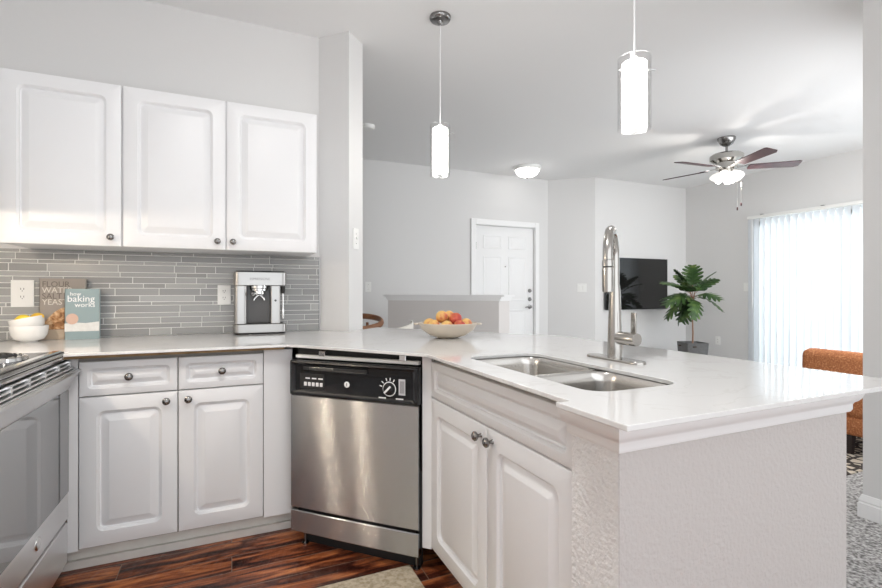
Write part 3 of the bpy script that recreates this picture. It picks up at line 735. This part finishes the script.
# ------------------------------------------------------------------ things on the counter
M_CER = mat('white_ceramic', (.84, .83, .81), .18)
M_BEIGE = mat('beige_stoneware', (.60, .53, .44), .35, var=.04)
ZC = .9142
def bowl(name, label, T, r, h, m, grp, foot=.45):
    mb = MB(T)
    mb.lathe([(r*foot*.9, .0), (r*foot, .001), (r*foot, .004), (r*.76, h*.16), (r*.92, h*.42), (r*.985, h*.75), (r, h*.97), (r*.99, h), (r*.965, h*.985), (r*.94, h*.74), (r*.87, h*.44), (r*.68, h*.2), (r*.3, h*.10), (.003, h*.09)], (0, 0, 0), 40)
    o = mb.build(name, m, None, 50); rebase(o, T.translation); return setp(o, label, 'bowl', grp)
BX, BYY = -.893, 2.885
bowl('bowl', 'lower white ceramic bowl standing on the counter, in front of the books', Matrix.Translation((BX, BYY, ZC)), .074, .078, M_CER, 'stacked white bowls')
T2 = Matrix.Translation((BX+.003, BYY, ZC+.042)) @ Matrix.Rotation(R(-12), 4, 'Y')
bowl('bowl', 'upper white ceramic bowl, tilted inside the lower one and holding lemons', T2, .0675, .074, M_CER, 'stacked white bowls')
M_LEM = ramp_mat('lemon_peel', [(.3, (.80, .56, .03)), (.7, (.90, .70, .06))], 6, .4, bump=.2, bscale=120, bdist=.001)
M_LEM2 = ramp_mat('ripe_lemon_peel', [(.3, (.72, .40, .03)), (.7, (.82, .55, .06))], 6, .4, bump=.2, bscale=120, bdist=.001)
def lemon(p, rot, m, label):
    def fn(c):
        k = abs(c.z); c = c.copy()
        if k > .8: c.z *= 1+(k-.8)*.9
        return c
    mb = MB(Matrix.Translation(p) @ Matrix.Rotation(rot[0], 4, 'X') @ Matrix.Rotation(rot[1], 4, 'Y'))
    mb.sphere((0, 0, 0), (.0225, .0225, .029), 18, 14, fn); o = mb.build('lemon', m, None, 60); rebase(o, p); setp(o, label, 'lemon', 'lemons in the bowl'); return o
lemon((BX-.021, BYY-.010, ZC+.109), (R(20), R(80), 0), M_LEM, 'bright yellow lemon at the left side of the tilted bowl')
lemon((BX+.028, BYY+.006, ZC+.116), (R(60), R(60), 0), M_LEM2, 'deeper orange yellow lemon at the raised right side of the tilted bowl')

def text(body, size, p, parent, m, rx=90, ext=.0004, sx=1.0):
    c = bpy.data.curves.new('title', 'FONT'); c.body = body; c.size = size; c.extrude = ext; c.resolution_u = 3
    o = bpy.data.objects.new('title', c); COL.objects.link(o); c.materials.append(m)
    o.location = Vector(p) - ROOTM[parent].translation; o.rotation_euler = (R(rx), 0, 0); o.scale = (sx, 1, 1)
    bpy.context.view_layer.update()
    me = bpy.data.meshes.new_from_object(o.evaluated_get(bpy.context.evaluated_depsgraph_get()))
    me.transform(Matrix.LocRotScale(o.location, o.rotation_euler, o.scale)); me.name = 'title'
    bpy.data.objects.remove(o); bpy.data.curves.remove(c)
    o = bpy.data.objects.new('title', me); COL.objects.link(o)
    o.parent = parent; return o
M_PAGES = mat('book_pages', (.75, .72, .66), .8)
def book(name, label, x0, x1, y0, y1, z1, m):
    bk = thing(name, label, 'book', ((x0+x1)/2, (y0+y1)/2, ZC), 'cookbooks propped against the backsplash')
    MB().box(x0+.002, x1-.003, y0+.003, y1-.003, ZC+.003, z1-.003).build('pages', M_PAGES, bk)
    mb = MB(); mb.box(x0, x1, y0, y0+.003, ZC, z1, .0006); mb.box(x0, x1, y1-.003, y1, ZC, z1, .0006); mb.box(x0, x0+.003, y0, y1, ZC, z1, .0006)
    cv = mb.build('cover', m, bk)
    return bk, cv
B1, B2 = 2.965, 2.925
k1, c1 = book('cookbook', 'taupe bread cookbook with a loaf photo, behind the pale blue baking book', -.878, -.690, B1, B1+.032, 1.222, mat('taupe_cover', (.30, .265, .235), .5))
M_T1 = mat('brown_ink', (.13, .105, .09), .6); M_T2 = mat('cream_ink', (.66, .62, .56), .6)
for i, (t, m_) in enumerate((('FLOUR', M_T1), ('WATER', M_T2), ('SALT &', M_T1), ('YEAST', M_T2))):
    text(t, .040, (-.868, B1-.0006, 1.180-.0300*i), k1, m_, sx=.92)
M_LOAF = ramp_mat('bread_crust', [(.3, (.10, .035, .012)), (.5, (.42, .20, .08)), (.68, (.75, .52, .30))], 32, .7, dist=1.2)
def cover_patch(pts, y, name, m, parent, t=.0005):
    mb = MB(); a = [mb.v((x, y, z)) for x, z in pts]; b_ = [mb.v((x, y-t, z)) for x, z in pts]; n = len(pts)
    mb.f(a); mb.f(b_[::-1])
    for i in range(n): mb.f([a[i], a[(i+1) % n], b_[(i+1) % n], b_[i]])
    return mb.build(name, m, parent)
cover_patch([(-.868, .965), (-.866, .99), (-.842, 1.025), (-.815, 1.055), (-.790, 1.072), (-.765, 1.078), (-.705, 1.07), (-.705, .965)], B1, 'loaf_picture', M_LOAF, c1)
cover_patch([(-.878, ZC+.001), (-.878, .963), (-.690, .963), (-.690, ZC+.001)], B1, 'cutting_board_picture', mat('board_wood', (.50, .40, .30), .6), c1)
k2, c2 = book('cookbook', 'pale blue baking book with an egg photo, in front of the taupe bread cookbook', -.766, -.622, B2, B2+.026, 1.170, mat('dusty_blue_cover', (.27, .35, .365), .45))
text('how', .026, (-.744, B2-.0006, 1.136), k2, M_INK)
text('baking', .046, (-.756, B2-.0006, 1.105), k2, M_INK, sx=.98, ext=.0006)
text('works', .034, (-.725, B2-.0006, 1.078), k2, M_INK)
cover_patch([(-.766, .955), (-.766, .995), (-.73, 1.0), (-.68, .996), (-.622, 1.003), (-.622, .955)], B2, 'flour_picture', mat('flour_white', (.72, .72, .70), .7, var=.15, vscale=60), c2)
cover_patch([(-.735+.026*math.cos(2*PI*i/20), 1.018+.026*math.sin(2*PI*i/20)*(1.05)) for i in range(20)], B2-.0007, 'egg_picture', mat('egg_shell', (.62, .42, .33), .6), c2)

# coffee machine
M_CM = mat('machine_steel', (.44, .435, .425), .3, 1.0, bump=.02, bscale=250)
X0, X1, Y0_, Y1_ = .008, .292, 2.862, 2.995
cmx = thing('coffee_machine', 'stainless steel espresso machine standing against the tile backsplash', 'coffee machine', (.15, 2.93, ZC))
def rp(x0, x1, y0, y1, r, z0, z1, b=.003): return [[(x, y, z) for x, y in rr(x0+i, x1-i, y0+i, y1-i, r, 6)] for i, z in ((b, z0), (0, z0+b), (0, z1-b), (b, z1))]
MB().rings(rp(X0+.006, X1-.006, Y0_+.006, Y1_-.004, .03, ZC, ZC+.008)).build('machine_foot', M_BLACKM, cmx)
MB().rings(rp(X0, X1, Y0_, Y1_, .03, ZC+.008, ZC+.058)).build('drip_tray', M_CM, cmx, 40)
MB().box(X0+.02, X1-.02, Y0_+.008, Y0_+.07, ZC+.0575, ZC+.061).build('tray_seal', M_BLACKM, cmx)
MB().rings(rp(X0, X1, Y0_, Y1_, .03, 1.190, 1.268)).build('machine_head', M_CM, cmx, 40)
MB().box(X0+.012, X1-.012, Y0_+.012, Y1_-.012, 1.2675, 1.274, .003).build('cup_warmer', M_BLACKM, cmx)
MB().rings(rp(X0+.004, X0+.072, Y0_+.006, Y1_, .02, ZC+.058, 1.191)).build('side_column', M_CM, cmx, 40)
MB().rings(rp(X1-.088, X1-.035, Y0_+.006, Y1_, .008, ZC+.058, 1.191)).build('side_column', M_CM, cmx, 40)
MB().box(X0+.070, X1-.086, Y0_+.075, Y1_-.002, ZC+.058, 1.191).build('back_panel', mat('smoked_panel', (.075, .068, .064), .2), cmx)
cxm = (X0+X1)/2-.006
MB().lathe([(.050, 1.190), (.050, 1.176), (.046, 1.172), (.046, 1.162), (.034, 1.158)], (cxm, Y0_+.045, 0), 28).build('group_head', M_CHROME, cmx, 40)
pf = MB(); pf.lathe([(.030, 1.158), (.032, 1.142), (.022, 1.136)], (cxm, Y0_+.04, 0), 24); pf.tube([(cxm-.02, Y0_+.02, 1.147), (cxm-.035, Y0_-.018, 1.142)], [.008, .010], 10)
pf.build('portafilter', M_CHROME, cmx, 40)
sp = MB()
for s in (-1, 1): sp.tube([(cxm, Y0_+.035, 1.138), (cxm+s*.012, Y0_+.033, 1.130), (cxm+s*.026, Y0_+.03, 1.115), (cxm+s*.028, Y0_+.03, 1.106)], .0055, 10)
sp.build('double_spout', M_CHROME, cmx, 50)
wd = MB(); wd.tube([(X1-.02, Y0_+.02, 1.175), (X1-.02, Y0_+.016, 1.10), (X1-.02, Y0_+.012, 1.0)], .0045, 10); wd.build('steam_wand', M_CHROME, cmx, 50)
MB().lathe([(.012, 1.187), (.013, 1.170), (.010, 1.145)], (X1-.02, Y0_+.02, 0), 14).build('wand_grip', M_BLACKM, cmx, 40)
MB().lathe([(.007, 1.055), (.008, 1.045), (.008, 1.015), (.006, 1.005)], (X1-.02, Y0_+.014, 0), 12).build('wand_tip', M_CHROME, cmx, 40)
for z in (1.105,):
    MB().lathe([(.006, Y0_+.006), (.006, Y0_+.001)], (X1-.062, 0, z), 12, 'y').build('power_button', M_SLOT, cmx)
tx = text('ESPRESSIONE', .0185, (cxm-.052, Y0_-.0006, 1.222), cmx, mat('grey_lettering', (.22, .22, .22), .5)); tx.name = 'nameplate'

# fruit bowl with peaches
FBX, FBY = 1.040, 2.255
T = Matrix.Translation((FBX, FBY, ZC)); mb = MB(T)
rb = .156
mb.lathe([(.05, 0), (.055, .002), (.094, .014), (.134, .041), (rb, .076), (rb*.99, .079), (rb*.97, .077), (.128, .048), (.088, .022), (.04, .012), (.003, .011)], (0, 0, 0), 48)
fo = mb.build('fruit_bowl', M_BEIGE, None, 50); rebase(fo, (FBX, FBY, ZC)); setp(fo, 'wide beige stoneware bowl of peaches on the peninsula counter', 'bowl')
fo_r = Vector((.914, -.405, 0))
ROOTM[fo] = Matrix.Translation((FBX, FBY, ZC))
for s in (-1, 1):
    h = MB(Matrix.Translation((FBX, FBY, ZC)) @ Matrix.Rotation(R(-23.9), 4, 'Z'))
    h.prism([(s*.146, -.030), (s*.170, -.026), (s*.178, -.010), (s*.178, .010), (s*.170, .026), (s*.146, .030)], .069, .077)
    h.build('bowl_handle', M_BEIGE, fo)
def peach_mat(i, red):
    y_, r_ = (.84, .60, .20), (.50, .06, .05)
    return ramp_mat('peach_skin', [(.30, y_), (.50, (.80, .46, .15)), (.66+.08*(1-red), r_)] if red < .7 else [(.25, (.75, .38, .12)), (.42, (.62, .14, .07)), (.65, r_)], 16+i, .5, detail=3)
u_, f_ = Vector((.914, -.405, 0)), Vector((.405, .914, 0))
peaches = [(-.112, .020, .068, .1, 'yellow peach at the left rim of the beige bowl, half hidden'), (-.080, -.042, .064, .45, 'mottled yellow peach at the front left of the beige bowl'),
           (-.036, .010, .108, .4, 'topmost peach of the pile, yellow with a red cheek'), (.004, .055, .108, .1, 'plain yellow peach at the back of the pile, behind the topmost one'),
           (.048, .002, .098, .75, 'red cheeked peach high on the right of the pile'), (-.006, -.068, .060, .05, 'small plain yellow peach at the front centre of the beige bowl'),
           (.072, -.050, .063, 1.0, 'deepest red peach at the front right of the beige bowl'), (.112, .022, .068, .2, 'yellow peach at the right rim of the beige bowl'),
           (-.050, .085, .066, .3, None), (.060, .085, .066, .3, None)]
for i, (a, b_, z, red, lab) in enumerate(peaches):
    if lab is None: continue
    p = Vector((FBX, FBY, ZC)) + u_*a*.86 + f_*b_*.9 + Vector((0, 0, z))
    def fn(c_):
        c_ = c_.copy(); an = math.atan2(c_.y, c_.x); d_ = math.exp(-(an*an)/.04)*.07
        c_ *= 1-d_*(1-abs(c_.z)); 
        if c_.z > .7: c_.z -= (c_.z-.7)**2*1.6
        return c_
    mb = MB(Matrix.Translation(p) @ Matrix.Rotation(i*1.3, 4, 'Z') @ Matrix.Rotation(R(35+20*(i % 3)), 4, 'X'))
    mb.sphere((0, 0, 0), (.0335, .0335, .0315), 22, 16, fn); o = mb.build('peach', peach_mat(i, red), None, 60); rebase(o, p); setp(o, lab, 'peach', 'peaches in the beige bowl')

# ------------------------------------------------------------------ floor mat
fm = MB().box(-.35, .685, 1.15, 1.868, .0003, .008, .003).build('kitchen_mat', ramp_mat('woven_mat', [(.35, (.42, .34, .23)), (.6, (.62, .54, .41))], 60, .9, bump=.5, bscale=200), None)
setp(rebase(fm, (.17, 1.5, .0003)), 'beige woven mat on the dark wood floor in front of the dishwasher', 'mat')

# ------------------------------------------------------------------ living room
tv = thing('television', 'flat black television mounted on the white wall behind the faucet', 'television', (5.374, 5.1, .9))
MB().box(4.775, 5.973, 5.085, 5.112, .900, 1.640, .003).build('screen_housing', M_BLACK, tv)
MB().box(4.787, 5.961, 5.083, 5.086, .915, 1.628).build('screen', mat('glossy_screen', (.012, .012, .012), .06, ior=1.6), tv)
MB().box(5.2, 5.55, 5.110, 5.129, 1.1, 1.45).build('wall_mount', M_BLACKM, tv)

PXc, PYc = 5.66, 4.42
pl = thing('potted_plant', 'split-leaf plant in a dark grey square pot in the corner beside the television', 'plant', (PXc, PYc, 0))
mb = MB(); a_ = R(-24)
mb.M = Matrix.Translation((PXc, PYc, 0)) @ Matrix.Rotation(a_, 4, 'Z')
mb.rings([[(x, y, z) for x, y in rr(-k, k, -k, k, .012, 4)] for k, z in ((.115, .004), (.143, .47), (.143, .478), (.128, .478), (.122, .43))]); mb.build('pot', mat('slate_pot', (.10, .10, .10), .6, var=.3, vscale=30), pl, 30)
mb = MB(); mb.M = Matrix.Translation((PXc, PYc, 0)); mb.box(-.12, .12, -.12, .12, .42, .44); mb.M = mb.M; mb.build('soil', mat('soil', (.05, .035, .025), .9), pl)
M_TRUNK = mat('stem_brown', (.30, .17, .11), .7, var=.2, vscale=30)
MB().tube([(PXc, PYc, .43), (PXc+.006, PYc, .6), (PXc-.004, PYc, .85), (PXc+.004, PYc, 1.09)], [.011, .010, .009, .008], 8).build('stem', M_TRUNK, pl, 60)
M_LEAF = ramp_mat('leaf_green', [(.3, (.020, .050, .018)), (.55, (.055, .115, .032)), (.75, (.16, .23, .06))], 9, .4, detail=3)
def leaf(base, az, el, L, width, droop, roll=0):
    """split leaf: a midrib with curved lobes on both sides"""
    mb = MB(Matrix.Translation(base) @ Matrix.Rotation(az, 4, 'Z') @ Matrix.Rotation(-el, 4, 'Y') @ Matrix.Rotation(roll, 4, 'X'))
    def z_(x, y): return -droop*(x/L)**2*L - .35*abs(y)**1.6
    n, m = 6, 42
    for s in (-1, 1):
        prev = None
        for i in range(m+1):
            t = i/m; fr = (t*n) % 1.0
            env = (math.sin(PI*min(1, .13+.87*t)**.85)**.7)*width*.5 + .006
            notch = 1-(4*fr*(1-fr))**.55 if 0 < i < m else .4
            w = env*(1-.62*notch*min(1, t*4))
            row = []
            for j in range(5):
                y = w*j/4; x = L*t + .55*y*(.5+t) ; row.append(mb.v((x, s*y, z_(x, y) - .02*math.sin(fr*2*PI)*j/4*.3)))
            if prev:
                for j in range(4): mb.f([prev[j], row[j], row[j+1], prev[j+1]])
            prev = row
    rib = [(L*k/8, 0, z_(L*k/8, 0)-.001) for k in range(9)]
    mb.tube([(-.0, 0, 0)]+rib[1:], [.004]*4+[.003]*3+[.002]*2, 5)
    o = mb.build('leaf', M_LEAF, pl, recalc=False)
    md = o.modifiers.new('thick', 'SOLIDIFY'); md.thickness = .0015
    return o
top = Vector((PXc, PYc, 1.09))
cam_az = math.atan2(.405, -.914)+R(90)
for az, el, L, wd, dr, ln in ((75, 68, .30, .30, .4, .12), (28, 55, .30, .28, .5, .11), (150, 55, .27, .27, .6, .10), (-95, 55, .30, .32, .7, .10), (-30, 78, .30, .30, .3, .16), (45, 12, .27, .26, .9, .06), (172, 2, .30, .25, .8, .06), (190, 62, .28, .28, .4, .14), (-60, 25, .30, .32, 1.0, .06), (-88, 0, .32, .34, .9, .04), (-125, -28, .30, .32, .8, .04), (-12, -8, .31, .25, .8, .06), (-50, 45, .30, .32, .6, .11), (15, 28, .27, .28, .8, .08), (-80, -45, .30, .34, .5, .03), (-135, 30, .29, .30, .8, .07), (-110, 72, .28, .30, .3, .15)):
    a = cam_az + R(az)
    dv = Vector((math.cos(a)*math.cos(R(el)), math.sin(a)*math.cos(R(el)), math.sin(R(el))))
    base = top + dv*ln*1.2 + Vector((0, 0, -.03))
    MB().tube([top+Vector((0, 0, -.05)), top+dv*ln*.5, base], .004, 6).build('petiole', M_TRUNK, pl)
    leaf(base, a, R(el), L*.92, wd*.85, dr, R(random.uniform(-25, 25)))

# orange armchair with its back to the kitchen
M_ORANGE = ramp_mat('rust_fabric', [(.35, (.36, .12, .045)), (.55, (.50, .185, .07)), (.72, (.68, .34, .16))], 90, .85, bump=.3, bscale=220)
ac = thing('armchair', 'rust orange upholstered armchair with dark legs, behind the countertop end', 'armchair', (4.35, 1.84, 0))
AX, AY0, AY1 = 3.96, 1.42, 2.185
mb = MB(); mb.box(AX, AX+.15, AY0, AY1, .26, .728, .06, 5); mb.build('backrest', M_ORANGE, ac, 50)
mb = MB(); mb.box(AX+.01, AX+.80, AY0+.01, AY1-.01, .145, .275, .02, 3); mb.build('seat_base', M_ORANGE, ac, 50)
mb = MB(); mb.box(AX+.13, AX+.80, AY0+.15, AY1-.15, .275, .43, .04, 3); mb.build('seat_cushion', M_ORANGE, ac, 50)
for y in (AY0, AY1-.14):
    mb = MB(); mb.box(AX+.10, AX+.80, y, y+.14, .26, .58, .045, 3); mb.build('armrest', M_ORANGE, ac, 50)
for x in (AX+.05, AX+.74):
    for y in (AY0+.05, 1.88 if x < 4.2 else AY1-.08):
        MB().rings([[(px_, py_, z) for px_, py_ in rr(x-k, x+k, y-k, y+k, .004, 3)] for k, z in ((.018, .0125), (.026, .15))]).build('leg', mat('dark_leg', (.03, .02, .018), .5), ac)
rgm = bpy.data.materials.new('patterned_rug'); rgm.use_nodes = True; nt = rgm.node_tree; N = nt.nodes; L = nt.links
tc = N.new('ShaderNodeTexCoord'); wv = N.new('ShaderNodeTexVoronoi'); wv.inputs['Scale'].default_value = 14; wv.distance = 'MANHATTAN'; wv.feature = 'DISTANCE_TO_EDGE'
L.new(tc.outputs['Object'], wv.inputs['Vector']); cr = N.new('ShaderNodeValToRGB'); cr.color_ramp.interpolation = 'CONSTANT'
cr.color_ramp.elements[0].color = (.05, .04, .035, 1); cr.color_ramp.elements[1].position = .14; cr.color_ramp.elements[1].color = (.62, .55, .45, 1)
L.new(wv.outputs['Distance'], cr.inputs[0]); L.new(cr.outputs[0], N['Principled BSDF'].inputs['Base Color']); N['Principled BSDF'].inputs['Roughness'].default_value = .95
ro = MB().box(3.25, 5.6, 1.665, 3.7, .0043, .012, .002).build('area_rug', rgm); setp(rebase(ro, (4.4, 2.7, .0043)), 'cream and black patterned rug under the orange armchair', 'rug')

# dining chairs behind the peninsula
M_WALNUT = ramp_mat('chair_wood', [(.3, (.20, .085, .04)), (.7, (.38, .18, .09))], 6, .45, (1, 1, 6))
wc = thing('dining_chair', 'brown wooden hoop back dining chair beyond the pier', 'chair', (1.00, 4.37, 0.004))
hx, hy = 1.03, 4.36
ring = []
for k in range(33):
    a = R(-150 + 300*k/32) + R(65); ring.append((hx+.275*math.cos(a), hy+.27*math.sin(a), .865+.05*math.cos(a-R(65))))
MB().tube(ring, .017, 10, sq=(1, 1.7)).build('hoop_rail', M_WALNUT, wc, 60)
MB().rings([[(x, y, z) for x, y in rr(hx-k, hx+k, hy-k, hy+k, .1, 6)] for k, z in ((.22, .50), (.235, .505), (.235, .535), (.22, .545))]).build('seat', mat('chair_seat', (.72, .70, .66), .8, bump=.3), wc, 40)
for sx in (-1, 1):
    for sy in (-1, 1):
        MB().tube([(hx+sx*.22, hy+sy*.2, .005), (hx+sx*.20, hy+sy*.18, .5), (hx+sx*.19, hy+sy*.18, .855)], [.013, .018, .013], 10).build('leg', M_WALNUT, wc, 60)
w2 = thing('dining_chair', 'cream shell dining chair between the wooden chair and the fruit bowl', 'chair', (1.19, 3.42, 0.004))
vx, vy = 1.055, 3.48
M_SHELL = mat('cream_shell', (.78, .75, .68), .4)
shl = MB(); rows = []
for z, r_, t_ in ((.46, .20, 0), (.60, .22, .01), (.75, .235, .03), (.898, .235, .045)):
    row = []
    for k in range(17):
        q = k/16*2-1; a = R(-67)+q*R(62)
        zz = z + (0.035*q if z > .8 else 0) - (.03*(1-q*q)*(1 if z > .8 else 0))*0
        row.append((vx+(r_)*math.cos(a+PI), vy+r_*math.sin(a+PI), zz))
    rows.append(row)
rows = [[(2*vx-x, 2*vy-y, z) for x, y, z in r_] for r_ in rows]
shl.rings(rows, False, False, closed=False); so = shl.build('backrest', M_SHELL, w2, 60)
md = so.modifiers.new('thick', 'SOLIDIFY'); md.thickness = .012
MB().rings([[(x, y, z) for x, y in rr(vx-k, vx+k, vy-k, vy+k, .12, 8)] for k, z in ((.17, .43), (.21, .445), (.21, .465), (.20, .472))]).build('seat', M_SHELL, w2, 40)
for sx in (-1, 1):
    for sy in (-1, 1):
        MB().tube([(vx+sx*.20, vy+sy*.20, .005), (vx+sx*.14, vy+sy*.14, .44)], [.011, .016], 10).build('leg', M_WALNUT, w2, 60)
